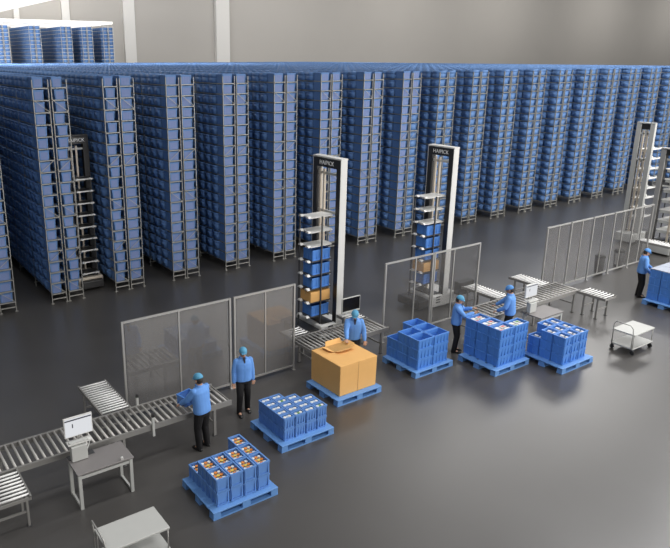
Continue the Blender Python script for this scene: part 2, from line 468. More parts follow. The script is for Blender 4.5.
# sensor posts fixed to the rails of the long conveyor
for (x, y, z0, z1) in ((1.90, 0.50, 0.6, 1.0), (1.82, -0.50, 0.52, 1.03)):
    s_ = obj('sensor_post', MB().box(x-0.025, x+0.025, y-0.025, y+0.025, z0, z1-0.08), long_conv, mats=M['offwhite'])
    obj('sensor_head', MB().box(x-0.026, x+0.026, y-0.026, y+0.026, z1-0.08, z1-0.02), s_, mats=M['black'])

# ------------------------------------------------------------------ robots
def letters(text, size, parent, loc, rot):
    cu = bpy.data.curves.new('lettering', 'FONT'); cu.body = text; cu.size = size; cu.align_x = 'CENTER'; cu.align_y = 'CENTER'
    cu.extrude = 0.003; cu.resolution_u = 2
    tmp = bpy.data.objects.new('tmp_text', cu); COL.objects.link(tmp)
    dg = bpy.context.evaluated_depsgraph_get(); dg.update()
    me = bpy.data.meshes.new_from_object(tmp.evaluated_get(dg)); me.name = 'lettering'
    bpy.data.objects.remove(tmp)
    me.materials.clear(); me.materials.append(M['letter'])
    return obj('lettering', me, parent, loc, rot)

def robot(label, loc, rz, W=1.2, T=0.26, top=5.2, trays=(), tray_len=1.0, base_back=0.75, text=True, full=True, tx=None, base_h=0.45, wheel=True, tray_m='white', base_m='white', loaded=0, body_m='white'):
    """local: mast frame in the xz plane at y 0..T, trays reach towards -y"""
    r = thing('picking_robot', label, 'robot', loc, rz, 'tall bin carrying robots')
    h = W/2
    t0, t1 = tx if tx else (-h+0.12, h-0.12)
    # mast posts: dark inside face, white outer side plates
    for s, nm in ((-1, 'mast_post'), (1, 'mast_post')):
        p = obj(nm, MB().box(s*h-(0.17 if s > 0 else 0), s*h+(0.17 if s < 0 else 0), 0.0, T-0.06, base_h-0.05, top), r, mats=M['black'])
        obj('side_plate', MB().box(s*h-(0 if s > 0 else 0.02), s*h+(0.02 if s > 0 else 0), 0.0, T, base_h, top+0.02), p, mats=M[body_m])
        obj('rear_plate', MB().box(s*h-(0.17 if s > 0 else 0), s*h+(0.17 if s < 0 else 0), T-0.06, T, base_h, top), p, mats=M[body_m])
    hd = obj('header', MB().box(-h+0.17, h-0.17, 0.0, T-0.06, top-0.24, top), r, mats=M['black'])
    obj('top_cap', MB().box(-h-0.02, h+0.02, 0.0, T+0.02, top+0.02, top+0.06), r, mats=M[body_m])
    if text: letters('HAIPICK', 0.17, hd, (0.0, -0.004, top-0.12), (PI/2, 0, 0))
    # lift rails and cross bars
    for xx in (-h+0.25, -h+0.42): obj('lift_rail', MB().box(xx, xx+0.06, 0.03, 0.10, base_h-0.02, top-0.3), r, mats=M['beige'])
    for z in (top-0.45, top-1.55): obj('cross_bar', MB().box(-h+0.17, h-0.17, 0.06, 0.10, z, z+0.07), r, mats=M['offwhite'])
    # base
    b = obj('base', MB().box(-h-0.02, h+0.02, -0.55, T+base_back*0.55, 0.06, base_h), r, mats=M[base_m]); bevel(b, 0.04)
    obj('base_deck', MB().box(-h+0.12, h-0.12, -0.42, -0.02, base_h, base_h+0.03), r, mats=M['black'])
    b2 = obj('drive_unit', MB().box(-h+0.05, h-0.05, -tray_len-0.25, -0.56, 0.1, base_h-0.08), r, mats=M['black']); bevel(b2, 0.03)
    for i in range(3): 
        obj('vent', MB().box(h+0.02, h+0.026, -0.30+0.0*i, -0.12, 0.2+0.09*i, 0.24+0.09*i), b, mats=M['black'])
    for (xx, yy) in ((-h+0.2, -tray_len), (h-0.2, -tray_len), (-h+0.2, T+0.1), (h-0.2, T+0.1)):
        obj('wheel', MB().tube([(xx-0.04, yy, 0.08), (xx+0.04, yy, 0.08)], 0.08, 12), r, mats=M['rubber'])
    # stanchions that carry the trays
    zt = trays[-1]+0.35 if len(trays) else 1
    for (xx, yy) in ((t0-0.02, -tray_len-0.02), (t1+0.02, -0.55*tray_len)):
        obj('stanchion', MB().box(xx-0.018, xx+0.018, yy-0.018, yy+0.018, base_h-0.1, trays[-1]), r, mats=M['darkgrey'])
    for iz, z in enumerate(trays):
        tb = MB().box(t0, t1, -tray_len, -0.05, z-0.03, z)
        t_ = obj('tray', tb, r, mats=M['darkgrey' if iz < loaded else tray_m])
        if tray_m != 'white': obj('tray_lip', MB().box(t0, t1, -tray_len-0.02, -tray_len-0.001, z-0.03, z+0.012), t_, mats=M['white'])
        for xx in (t0, t1-0.16):
            obj('fork', MB().taper((xx, xx+0.16, -tray_len-0.10, -tray_len), (xx+0.05, xx+0.11, -tray_len-0.10, -tray_len), z-0.02, z+0.03), t_, mats=M['white'])
        obj('bracket', MB().box(t0+0.1, t1-0.1, -0.05, 0.0, z-0.12, z), t_, mats=M['offwhite'])
    return r

def tote_mesh(w, d, h, ribs=4, wall=0.018, name='crate_body', m=None, slots=True):
    b = MB(); t_ = 0.026
    b.box(t_, w-t_, t_, d-t_, 0, 0.02)
    b.taper((t_, w-t_, t_, t_+wall), (0.006, w-0.006, 0.006, 0.006+wall), 0.02, h-0.03)
    b.taper((t_, w-t_, d-t_-wall, d-t_), (0.006, w-0.006, d-0.006-wall, d-0.006), 0.02, h-0.03)
    b.taper((t_, t_+wall, t_+wall, d-t_-wall), (0.006, 0.006+wall, 0.006+wall, d-0.006-wall), 0.02, h-0.03)
    b.taper((w-t_-wall, w-t_, t_+wall, d-t_-wall), (w-0.006-wall, w-0.006, 0.006+wall, d-0.006-wall), 0.02, h-0.03)
    for i in range(ribs):
        xx = 0.02 + (w-0.065)*i/(ribs-1)
        b.box(xx, xx+0.025, 0.001, t_, 0.01, h-0.03); b.box(xx, xx+0.025, d-t_, d-0.001, 0.01, h-0.03)
    for i in range(3):
        yy = 0.02 + (d-0.065)*i/2
        b.box(0.002, t_, yy, yy+0.025, 0.01, h-0.03); b.box(w-t_, w-0.002, yy, yy+0.025, 0.01, h-0.03)
    b.box(0.012, w-0.012, 0.002, t_, 0.0, 0.03)
    return b.mesh(name, m or M['crate'])
def rim_mesh(w, d, h, m=None, name='rim'):
    b = MB(); e = 0.028
    b.box(0, w, 0, e, h-0.03, h); b.box(0, w, d-e, d, h-0.03, h); b.box(0, e, e, d-e, h-0.03, h); b.box(w-e, w, e, d-e, h-0.03, h)
    return b.mesh(name, m or M['crate'])

TR = [0.72, 1.16, 1.57, 1.98, 2.40, 2.84, 3.26, 3.68]
rb = robot('tall bin robot behind the cardboard box pallet, three empty trays above loaded ones', (8.40, -6.74, 0), -PI/2, trays=TR, W=1.22, T=0.23, tray_len=0.80, tx=(-0.10, 0.40), base_back=0.2, loaded=5)
TR2 = [0.88, 1.29, 1.69, 2.09, 2.5, 2.9, 3.32, 3.74]
robot('tall bin robot behind the clear fence and empty crates', (12.90, -6.86, 0), -PI/2, trays=TR2, W=1.04, T=0.23, tray_len=0.80, tx=(-0.16, 0.34), loaded=5)
robot('dark robot seen from its tray side in the aisle between the second and third racks', (3.88, 1.35, 0), 0, W=0.86, T=0.2, top=5.33, trays=[0.6+0.42*i for i in range(9)], tray_len=0.55, tray_m='black', base_m='beige', body_m='black')
robot('tall white backed robot at the far end, against the racks', (26.3, -6.28, 0), PI/2, trays=[1.1+0.43*i for i in range(8)], W=0.74, T=0.15, text=False, body_m='offwhite', base_m='offwhite')
robot('shorter grey backed robot partly cut off beside the far worker', (25.75, -8.0, 0), PI/2, trays=[0.9+0.43*i for i in range(7)], top=4.3, W=1.15, text=False, body_m='post', base_m='offwhite')
tm = tote_mesh(0.64, 0.45, 0.31, 5, m=M['crate'], name='crate'); trm = rim_mesh(0.64, 0.45, 0.31)
def carton_mesh(w, d, h): return MB().box(0, w, 0, d, 0, h).mesh('carton', M['card'])
def on_tray(x, y, z, what, label, grp):
    if what == 'blue':
        o = obj('crate', tm, None, (x, y, z)); obj('rim', trm, o)
        tag(o, label, 'crate', grp)
    else:
        o = obj('cardboard_box', carton_mesh(0.70, 0.50, 0.30), None, (x-0.05, y-0.02, z)); bevel(o, 0.008)
        obj('tape', MB().box(-0.003, 0.703, 0.22, 0.28, 0.2, 0.303), o, mats=M['tape'])
        tag(o, label, 'cardboard box')
lv = ['lowest', 'second lowest', 'third', 'fourth', 'fifth']
for i, wh in enumerate(('blue', 'card', 'blue', 'blue', 'blue')):
    nm = lv[i] + ' tray' if i < 2 else lv[i] + ' tray up'
    on_tray(7.67, -7.12, TR[i]+0.002, wh, ('blue crate on the %s of the robot behind the cardboard box pallet' % nm) if wh == 'blue' else
            'brown cardboard box held on the robot behind the cardboard box pallet', 'crates on the first robot')
    on_tray(12.17, -7.18, TR2[i]+0.002, wh, ('blue crate on the %s of the robot behind the clear fence' % nm) if wh == 'blue' else
            'brown cardboard box held on the robot behind the clear fence', 'crates on the second robot')

# ------------------------------------------------------------------ pallets
def pallet(x, y, label, w=1.40, d=1.24):
    p = thing('pallet', label, 'pallet', (x, y, 0), group='blue plastic pallets')
    dk = MB()
    for (a, b_) in ((0, 0.19), (0.25, 0.44), (0.50, 0.74), (0.80, 0.99), (1.05, 1.24)): dk.box(0, w, a, b_, 0.128, 0.16)
    for (a, b_) in ((0, 0.2), (w/2-0.1, w/2+0.1), (w-0.2, w)): dk.box(a, b_, 0.003, d-0.003, 0.125, 0.155)
    bevel(obj('deck', dk, p, mats=M['pallet']), 0.008)
    bx = [(0.0, 0.16), (w/2-0.09, w/2+0.09), (w-0.16, w)]; by = [(0.0, 0.16), (d/2-0.09, d/2+0.09), (d-0.16, d)]
    for (a, b_) in bx:
        for (c_, e) in by:
            obj('block', MB().box(a+0.004, b_-0.004, c_+0.004, e-0.004, 0.03, 0.125), p, mats=M['pallet'])
    for (c_, e) in by: obj('runner', MB().box(0, w, c_, e, 0, 0.03), p, mats=M['pallet'])
    return p
pallet(1.36, -12.55, 'blue pallet in front carrying the low crates of orange and white jars')
pallet(3.60, -11.47, 'blue pallet carrying the stack of small ribbed crates behind the nearest pallet')
pallet(5.80, -10.62, 'blue pallet under the large cardboard box')
pallet(8.40, -10.60, 'blue pallet under the empty open crates')
pallet(10.20, -11.66, 'blue pallet under the tallest crate stack')
pallet(11.76, -12.54, 'blue pallet under the stepped crate stack, beside the tallest one')
pallet(18.76, -12.10, 'blue pallet cut off by the picture edge, beside the farthest worker')

items = 0
def jar_mesh(r, h): 
    b = MB().tube([(0,0,0),(0,0,h*0.8),(0,0,h)], [r, r, r*0.92], 10); return b.mesh('jar', M['jar'])
def lid_mesh(r, m): return MB().tube([(0,0,0),(0,0,0.022)], r, 10).mesh('lid', m)
jar_me = jar_mesh(0.031, 0.13); lids = {k: lid_mesh(0.032, M[k]) for k in ('jar','orange','yellow','paleblue','green','red')}
jar_s = jar_mesh(0.034, 0.10); lids_s = {k: lid_mesh(0.035, M[k]) for k in ('jar','paleblue','green')}
pack_me = MB().box(-0.5, 0.5, -0.5, 0.5, 0, 1).mesh('food_pack', M['jar'])
def jar(x, y, z, lid, label, grp, small=False):
    j = obj('jar', jar_s if small else jar_me, None, (x, y, z))
    obj('lid', (lids_s if small else lids)[lid], j, (0, 0, 0.10 if small else 0.13))
    tag(j, label, 'jar', grp)
def stack(x0, y0, nc, nr, nl, bw, bd, bh, missing, where, mesh_m, ribs, z0=0.162, gap=0.018, fill=None, floor_fill=0.0):
    me = tote_mesh(bw-gap, bd-gap, bh-0.006, ribs, name='crate', m=mesh_m); rm = rim_mesh(bw-gap, bd-gap, bh-0.006, m=mesh_m)
    colname = {2: ['left', 'right'], 3: ['left', 'middle', 'right'], 4: ['leftmost', 'second', 'third', 'rightmost']}[nc]
    rown = {3: ['front', 'middle', 'back'], 5: ['front', 'second', 'middle', 'fourth', 'back']}[nr]
    lvn = {2: ['lower', 'upper'], 3: ['bottom', 'middle', 'top'], 4: ['bottom', 'second', 'third', 'top']}[nl]
    for c in range(nc):
        for r_ in range(nr):
            for l in range(nl):
                if (c, r_, l) in missing: continue
                x = x0+c*bw; y = y0+r_*bd; z = z0+l*bh
                o = obj('crate', me, None, (x, y, z)); obj('rim', rm, o)
                tag(o, 'blue crate, %s column, %s row, %s layer, on %s' % (colname[c], rown[r_], lvn[l], where), 'crate', 'crates on ' + where)
                topmost = (l == nl-1) or ((c, r_, l+1) in missing)
                if topmost and fill: fill(x, y, z, bw-gap, bd-gap, bh, '%s column, %s row' % (colname[c], rown[r_]), where)
def fill_orange(x, y, z, w, d, h, cname, where):
    cn = [['front left corner', 'front middle', 'front right corner'], ['left middle', 'center', 'right middle'], ['back left corner', 'back middle', 'back right corner']]
    for i in range(3):
        for j in range(3):
            corner = i != 1 and j != 1
            lid = 'jar' if corner else ('yellow' if (i == 1 and j == 1) else 'orange')
            jar(x+w/2+(i-1)*0.068, y+d/2+(j-1)*0.098, z+0.085, lid,
                '%s jar, %s of the %s crate on the nearest pallet' % ('white lidded' if corner else 'orange lidded' if lid == 'orange' else 'yellow lidded', cn[j][i], cname.replace(' column', '').replace(' row', ' row')), 'jars in the crates on the nearest pallet')
    o = obj('crate_insert', MB().box(0.05, w-0.05, 0.05, d-0.05, 0.022, 0.083), None, (x, y, z), mats=M['crate'])
    tag(o, 'blue insert tray under the jars, %s crate on the nearest pallet' % cname.replace(' column', ''), 'insert tray', 'insert trays under the jars')
W1 = 'the nearest pallet'
stack(1.50, -12.43, 4, 3, 2, 0.293, 0.375, 0.280, {(0,2,1), (1,2,1), (2,2,1)}, W1, M['crate_pale'], 2, fill=fill_orange)
def fill_pale(x, y, z, w, d, h, cname, where):
    for i in range(3):
        lid = 'green' if (int(x*37+y*91) % 7 == 0 and i == 1) else ('paleblue' if i == 1 else 'jar')
        jar(x+w/2+(i-1)*0.060, y+d/2, z+0.125, lid, '%s jar at %s of the %s crate, ribbed stack' % ({'jar': 'white lidded', 'paleblue': 'pale blue lidded', 'green': 'green lidded'}[lid],
            ('left', 'center', 'right')[i], cname.replace(' column', '')), 'jars in the small ribbed crates', True)
    o = obj('crate_insert', MB().box(0.047, w-0.047, 0.047, d-0.047, 0.022, 0.123), None, (x, y, z), mats=M['crate'])
    tag(o, 'blue insert under the jars, %s crate of the ribbed stack' % cname.replace(' column', ''), 'insert tray', 'inserts under ribbed stack jars')
W2 = 'the pallet of small ribbed crates'
stack(3.75, -11.34, 4, 5, 2, 0.290, 0.205, 0.265, {(2,4,1), (3,4,1), (3,3,1)}, W2, M['crate_pale'], 4, fill=fill_pale)
W4 = 'the pallet of open empty crates'
stack(8.55, -10.50, 2, 3, 3, 0.57, 0.395, 0.275, {(0,2,2)}, W4, M['crate'], 5)
def fill_white(x, y, z, w, d, h, cname, where):
    nx = 2 if w > 0.45 else 2
    for i in range(nx):
        for j in range(2):
            pw, pd = (w-0.10)/nx-0.03, (d-0.10)/2-0.02
            o = obj('food_pack', pack_me, None, (x+w*(0.28+0.44*i), y+d*(0.29+0.42*j), z+0.022)); o.scale = (pw*0.92, pd*0.95, h-0.075)
            tag(o, 'white food pack, %s %s of the %s crate on %s' % (('front', 'back')[j], ('left', 'right')[i], cname.replace(' column', ''), where.replace('the pallet under ', '')), 'food pack', 'white packs in ' + where)
            if (i + j) % 2 == 0 and (w > 0.45 or j == 0):
                k = ('red', 'orange', 'green')[int(abs(x*13+y*7)) % 3]
                l = obj('label_patch', MB().box(-0.34, 0.34, -0.3, 0.3, 1.0, 1.01), o, mats=M[k])
W5 = 'the tallest crate stack'
stack(10.42, -11.54, 2, 3, 4, 0.585, 0.39, 0.258, {(1,2,3), (1,1,3)}, W5, M['crate'], 5, fill=fill_white)
W6 = 'the stepped crate stack'
stack(11.93, -12.41, 3, 3, 3, 0.35, 0.37, 0.258, {(0,2,2)}, W6, M['crate'], 3, fill=fill_white)
W7 = 'the pallet cut by the picture edge'
stack(18.94, -12.02, 2, 3, 4, 0.60, 0.385, 0.258, set(), W7, M['crate'], 5)
for i in range(2):
    o = obj('lid_sheet', MB().box(0, 0.58, 0, 1.12, 0, 0.02), None, (18.95+0.6*i, -12.0, 1.198), mats=M['sheet'])
    tag(o, 'pale grey sheet covering the %s column of crates at the picture edge' % ('near' if i else 'far'), 'cover sheet', 'cover sheets at the picture edge')

# the large cardboard box
cb = thing('cardboard_box', 'large plain brown cardboard box on the blue pallet, open at the far corner', 'cardboard box', (5.97, -10.48, 0.162))
bevel(obj('box_body', MB().taper((0, 1.15, 0, 1.12), (-0.006, 1.156, -0.006, 1.126), 0, 0.79), cb, mats=M['card']), 0.012)
obj('seam', MB().box(0.56, 0.572, -0.009, -0.004, 0.0, 0.785), cb, mats=M['tape'])
o = thing('cardboard_sheet', 'folded brown carton with raised flaps lying on the large cardboard box', 'cardboard', (6.66, -9.60, 0.955))
obj('sheet_base', MB().box(-0.30, 0.24, -0.18, 0.18, 0, 0.012), o, mats=M['card_dark'])
fl_ = MB(); fl_.taper((-0.30, 0.24, -0.19, -0.18), (-0.26, 0.20, -0.33, -0.32), 0.012, 0.06); obj('flap', fl_, o, mats=M['card'])
fl_ = MB(); fl_.taper((-0.30, 0.24, 0.18, 0.19), (-0.26, 0.20, 0.24, 0.25), 0.012, 0.12); obj('flap', fl_, o, mats=M['card'])
fl_ = MB(); fl_.taper((-0.31, -0.30, -0.18, 0.18), (-0.45, -0.44, -0.14, 0.14), 0.012, 0.06); obj('flap', fl_, o, mats=M['card'])
fl_ = MB(); fl_.taper((0.24, 0.25, -0.18, 0.18), (0.37, 0.38, -0.14, 0.14), 0.012, 0.07); obj('flap', fl_, o, mats=M['card'])

# ------------------------------------------------------------------ work tables, terminals, carts
def worktable(x, y, label, w=1.08, d=0.66, topz=0.76):
    t_ = thing('work_table', label, 'table', (x, y, 0), group='grey work tables')
    bevel(obj('table_top', MB().box(0, w, 0, d, topz-0.03, topz), t_, mats=M['desk']), 0.005)
    for (xx, yy) in ((0.02, 0.03), (w-0.08, 0.03), (0.02, d-0.09), (w-0.08, d-0.09)):
        obj('leg', MB().box(xx, xx+0.06, yy, yy+0.06, 0, topz-0.03), t_, mats=M['offwhite'])
    for xx in (0.03, w-0.07):
        obj('foot_rail', MB().box(xx, xx+0.04, 0.09, d-0.09, 0.0, 0.05), t_, mats=M['offwhite'])
    obj('front_apron', MB().box(0.08, w-0.08, 0.04, 0.08, topz-0.13, topz-0.07), t_, mats=M['offwhite'])
    obj('rear_apron', MB().box(0.08, w-0.08, d-0.08, d-0.04, topz-0.13, topz-0.07), t_, mats=M['offwhite'])
    return t_
def terminal(x, y, label, topz=0.762):
    t_ = thing('computer_terminal', label, 'computer', (x, y, topz), group='terminals on the work tables')
    obj('base_plate', MB().box(0.0, 0.5, -0.03, 0.12, 0, 0.012), t_, mats=M['darkgrey'])
    cbx = obj('cabinet', MB().box(0.04, 0.34, -0.14, -0.02, 0.012, 0.31), t_, mats=M['offwhite']); bevel(cbx, 0.008)
    obj('pole', MB().box(0.22, 0.28, 0.065, 0.11, 0.012, 0.62), t_, mats=M['post'])
    kb = obj('keyboard_shelf', MB().box(0.0, 0.46, -0.10, 0.06, 0.335, 0.36), t_, mats=M['white'])
    obj('keyboard', MB().box(0.03, 0.38, -0.09, 0.0, 0.36, 0.378), kb, mats=M['offwhite'])
    obj('shelf_bracket', MB().box(0.2, 0.3, 0.0, 0.07, 0.31, 0.335), t_, mats=M['darkgrey'])
    mo = obj('monitor', MB().box(-0.02, 0.52, 0.02, 0.06, 0.44, 0.84), t_, mats=M['white']); bevel(mo, 0.008)
    obj('screen', MB().box(0.0, 0.50, 0.014, 0.019, 0.46, 0.82), mo, mats=M['screen'])
    obj('screen_bar', MB().box(0.0, 0.50, 0.011, 0.013, 0.775, 0.80), mo, mats=M['inkdark'])
    obj('screen_icon', MB().box(0.13, 0.15, 0.011, 0.013, 0.63, 0.71), mo, mats=M['inkdark'])
    ck = obj('cable', MB().tube([(0.30, 0.1, 0.55), (0.44, 0.13, 0.42), (0.47, 0.12, 0.2), (0.42, 0.13, 0.05), (0.36, 0.1, 0.012)], 0.012, 6), t_, mats=M['cable'])
    for xx in (0.36, 0.45): obj('clip', MB().box(xx, xx+0.03, 0.0, 0.1, 0.28, 0.32), t_, mats=M['black'])
    return t_
worktable(-0.53, -10.98, 'grey topped work table in front of the long conveyor')
terminal(-0.52, -10.42, 'white screened terminal with keyboard shelf beside the long conveyor')
worktable(13.02, -10.96, 'low grey work table behind the stepped crate stack')
terminal(13.02, -10.40, 'white screened terminal behind the crate stacks, next to the worker with back turned')
o = obj('barcode_scanner', MB().taper((-0.03, 0.03, -0.02, 0.02), (-0.02, 0.02, -0.03, 0.01), 0, 0.05), None, (0.33, -10.93, 0.762), mats=M['white'])
tag(o, 'small white handheld scanner lying on the near work table', 'scanner')
# black monitor on a post by the short conveyor
t_ = thing('computer_terminal', 'black screened monitor on a post above the worker leaning over the cardboard box', 'computer', (7.98, -8.00, 0), group='black monitor terminal')
obj('pole', MB().box(0.22, 0.28, 0.02, 0.07, 0.012, 1.3), t_, mats=M['post']); obj('base_plate', MB().box(0.12, 0.32, 0.0, 0.22, 0, 0.012), t_, mats=M['darkgrey'])
mo = obj('monitor', MB().box(0.08, 0.74, -0.02, 0.02, 1.01, 1.46), t_, mats=M['offwhite']); bevel(mo, 0.008)
obj('screen', MB().box(0.10, 0.72, -0.026, -0.021, 1.07, 1.44), mo, mats=M['screen_off'])
obj('keyboard_shelf', MB().box(0.1, 0.5, -0.02, 0.1, 0.92, 0.95), t_, mats=M['white'])

def cart(x, y, label, w=1.05, d=0.64):
    c = thing('hand_cart', label, 'cart', (x, y, 0), group='white two deck carts')
    bevel(obj('top_deck', MB().box(0, w, 0, d, 0.57, 0.61), c, mats=M['offwhite']), 0.01)
    bevel(obj('lower_deck', MB().box(0, w, 0, d, 0.16, 0.20), c, mats=M['offwhite']), 0.01)
    for xx in (0.03, w-0.03):
        for yy in (0.03, d-0.03):
            obj('post', MB().tube([(xx, yy, 0.20), (xx, yy, 0.57)], 0.013, 8), c, mats=M['post'])
            cs = obj('caster', MB().tube([(xx-0.02+0.03*(1 if xx < 0.5 else -1), yy, 0.06), (xx+0.02+0.03*(1 if xx < 0.5 else -1), yy, 0.06)], 0.06, 12), c, mats=M['rubber'])
            obj('caster_fork', MB().box(xx-0.03+0.03*(1 if xx < 0.5 else -1), xx+0.03+0.03*(1 if xx < 0.5 else -1), yy-0.02, yy+0.02, 0.118, 0.16), cs, mats=M['darkgrey'])
    pts = [(-0.02, 0.04, 0.18)] + [(-0.02, 0.04, 0.62), (-0.04, 0.05, 0.78), (-0.06, 0.12, 0.87), (-0.06, d-0.12, 0.87), (-0.04, d-0.05, 0.78), (-0.02, d-0.04, 0.62), (-0.02, d-0.04, 0.18)]
    obj('handle', MB().tube(pts, 0.014, 8), c, mats=M['post'])
cart(14.42, -12.92, 'white two deck cart standing alone on the open floor')
cart(-0.72, -12.96, 'white two deck cart cut off at the bottom picture edge')

def waste(x, y, label, stripe=False):
    w_ = thing('waste_bin', label, 'bin', (x, y, 0), group='dark bins at the far fence')
    obj('bin_body', MB().tube([(0,0,0), (0,0,0.05), (0,0,0.62)], [0.15, 0.16, 0.19], 16), w_, mats=M['darkgrey'])
    obj('lid', MB().tube([(0,0,0.62), (0,0,0.66), (0,0,0.72)], [0.2, 0.2, 0.1], 16), w_, mats=M['black'])
    if stripe: obj('side_panel', MB().box(-0.21, -0.19, -0.07, 0.03, 0.12, 0.56), w_, mats=M['white'])
waste(20.78, -8.12, 'dark round waste bin behind the far fence, left of its twin')
waste(22.15, -8.10, 'dark waste bin with a white side panel behind the far fence', True)

# ------------------------------------------------------------------ people
def remesh(mb, name, vox, mats, smooth=4):
    me0 = mb.mesh('tmp', [])
    tmp = bpy.data.objects.new('tmp_body', me0); COL.objects.link(tmp)
    md = tmp.modifiers.new('r', 'REMESH'); md.mode = 'VOXEL'; md.voxel_size = vox; md.use_smooth_shade = True
    if smooth:
        sm = tmp.modifiers.new('s', 'SMOOTH'); sm.iterations = smooth; sm.factor = 0.5
    dg = bpy.context.evaluated_depsgraph_get(); dg.update()
    me = bpy.data.meshes.new_from_object(tmp.evaluated_get(dg)); me.name = name
    bpy.data.objects.remove(tmp); bpy.data.meshes.remove(me0)
    me.materials.clear()
    for m_ in mats: me.materials.append(m_)
    return me
def capsule(mb, pts, r, n=12):
    mb.tube(pts, r, n)
    for p, q in ((pts[0], r[0]), (pts[-1], r[-1])): mb.ball(tuple(p), q*0.99, n=n, k=6)

def person(label, x, y, rz, hands, feet=((-0.10, 0.0), (0.10, 0.0)), lean=0.0, lean_side=0.0, cap='cap', head_yaw=0.0, head_pitch=0.0, scale=1.0, shirt=True, name='person'):
    """local frame: faces -y. hands: two world-free local targets (left of viewer = -x is the person's right)"""
    root = thing(name, label, 'person', (x, y, 0), rz)
    root.scale = (scale,)*3
    V = Vector
    HZ = 0.92
    RL = Matrix.Rotation(lean, 4, 'X') @ Matrix.Rotation(lean_side, 4, 'Y')
    off = V((0, 0.10*math.sin(lean), 0))
    def Up(p): return RL @ (V(p) - V((0,0,HZ))) + V((0,0,HZ)) + off
    fx_ = [V((f[0], f[1], 0.09)) for f in feet]
    hips = [V((-0.085, 0, HZ-0.02))+off, V((0.085, 0, HZ-0.02))+off]
    sh_ = [Up((-0.178, 0.0, 1.385)), Up((0.178, 0.0, 1.385))]
    def joint(a, c, l1, l2, pole):
        d = c-a; L = min(d.length, (l1+l2)*0.995); dn = d.normalized(); c = a+dn*L
        u = (l1*l1-l2*l2+L*L)/(2*L); hgt = math.sqrt(max(l1*l1-u*u, 0))
        pv = (pole - dn*pole.dot(dn)).normalized()
        return a+dn*u+pv*hgt, c
    arms = []
    for i in range(2):
        el, wr = joint(sh_[i], V(hands[i]), 0.285, 0.255, V((-0.5 if i == 0 else 0.5, 0.6, -0.5)))
        arms.append((sh_[i], el, wr))
    legs = []
    for i in range(2):
        kn, an = joint(hips[i], fx_[i], 0.412, 0.405, V((0, -1, 0)))
        legs.append((hips[i], kn, an))
    # --- body
    b = MB()
    tor = MB().loft([(0,0,0.86,0.13,0.095),(0,0,0.95,0.145,0.10),(0,0,1.08,0.125,0.09),(0,-0.005,1.22,0.145,0.10),(0,0,1.34,0.165,0.10),(0,0,1.42,0.14,0.08),(0,0,1.455,0.065,0.06),(0,0.0,1.53,0.052,0.055)])
    tor.xform(lambda p: Up(p)); b.v += [];
    def add(o_):
        i = len(b.v); b.v += o_.v; b.f += [tuple(k+i for k in f) for f in o_.f]; b.m += o_.m; b.sm += o_.sm
    add(tor)
    hc = V((0, -0.02, 1.585))
    HM = Matrix.Translation(hc) @ Matrix.Rotation(head_yaw, 4, 'Z') @ Matrix.Rotation(head_pitch, 4, 'X')
    def Hd(p): return Up(HM @ V(p))
    hd = MB().ball((0, 0.008, 0.03), 0.076, 0.096, 0.10, 16, 12)
    hd.ball((0, -0.018, -0.045), 0.056, 0.068, 0.068, 14, 10)           # jaw
    hd.ball((0, -0.098, -0.012), 0.014, 0.022, 0.024, 10, 8)            # nose
    for s in (-1, 1): hd.ball((s*0.077, 0.012, -0.005), 0.012, 0.022, 0.032, 10, 8)   # ears
    hd.ball((0, -0.078, -0.058), 0.026, 0.014, 0.012, 10, 8)
    hd.tube([(0, 0.015, -0.13), (0, 0.015, 0.0)], 0.052, 12)
    hd.xform(Hd); add(hd)
    for (s0, el, wr) in arms: capsule(b, [s0, (s0+el)/2, el, (el*0.6+wr*0.4), wr], [0.052, 0.046, 0.040, 0.040, 0.026])
    for (h0, kn, an) in legs:
        capsule(b, [h0, (h0+kn)/2, kn, kn*0.65+an*0.35, an], [0.085, 0.075, 0.054, 0.054, 0.036])
        capsule(b, [an, an+V((0, -0.06, -0.045)), an+V((0, -0.15, -0.06))], [0.036, 0.036, 0.026])
    for i, (s0, el, wr) in enumerate(arms):
        f = (wr-el).normalized(); side = f.cross(V((0, -1, 0.2)) if abs(f.z) > 0.6 else V((0, 0, 1))).normalized()
        if i == 0: side = -side
        nrm = side.cross(f).normalized()
        # palm as a flattened chain
        for s in (-0.026, -0.009, 0.009, 0.026):
            capsule(b, [wr+side*s*0.5, wr+f*0.09+side*s], [0.014, 0.0135], 8)
        curl = nrm*(-1)
        for s, ln in ((-0.030, 0.068), (-0.010, 0.080), (0.010, 0.074), (0.030, 0.058)):
            a = wr+f*0.085+side*s
            p1 = a+f*ln*0.45+side*s*0.12; p2 = p1+(f*0.8+curl*0.55).normalized()*ln*0.32; p3 = p2+(f*0.45+curl*0.85).normalized()*ln*0.25
            capsule(b, [a, p1, p2, p3], [0.0095, 0.009, 0.0085, 0.0075], 8)
        th = wr+f*0.035-side*0.022
        capsule(b, [th, th+(f*0.6-side*0.8).normalized()*0.04, th+(f*0.6-side*0.8).normalized()*0.04+(f*0.95-side*0.2+curl*0.3).normalized()*0.035], [0.013, 0.011, 0.009], 8)
    me = remesh(b, 'person_body', 0.0062, [M['skin'], M['eye'], M['lips']], 2)
    eyes = [Hd((s*0.030, -0.083, 0.012)) for s in (-1, 1)]; mouth = [Hd((s*0.012, -0.092, -0.057)) for s in (-1, 0, 1)]
    brows = [Hd((s*t, -0.088, 0.033)) for s in (-1, 1) for t in (0.02, 0.03, 0.04)]
    mi = []
    for p in me.polygons:
        c = p.center; k = 0
        if c.z > 1.1:
            if min((c-e).length for e in eyes) < 0.013 or min((c-e).length for e in brows) < 0.008: k = 1
            elif min((c-e).length for e in mouth) < 0.011: k = 2
        mi.append(k)
    me.polygons.foreach_set('material_index', mi)
    obj('body', me, root)
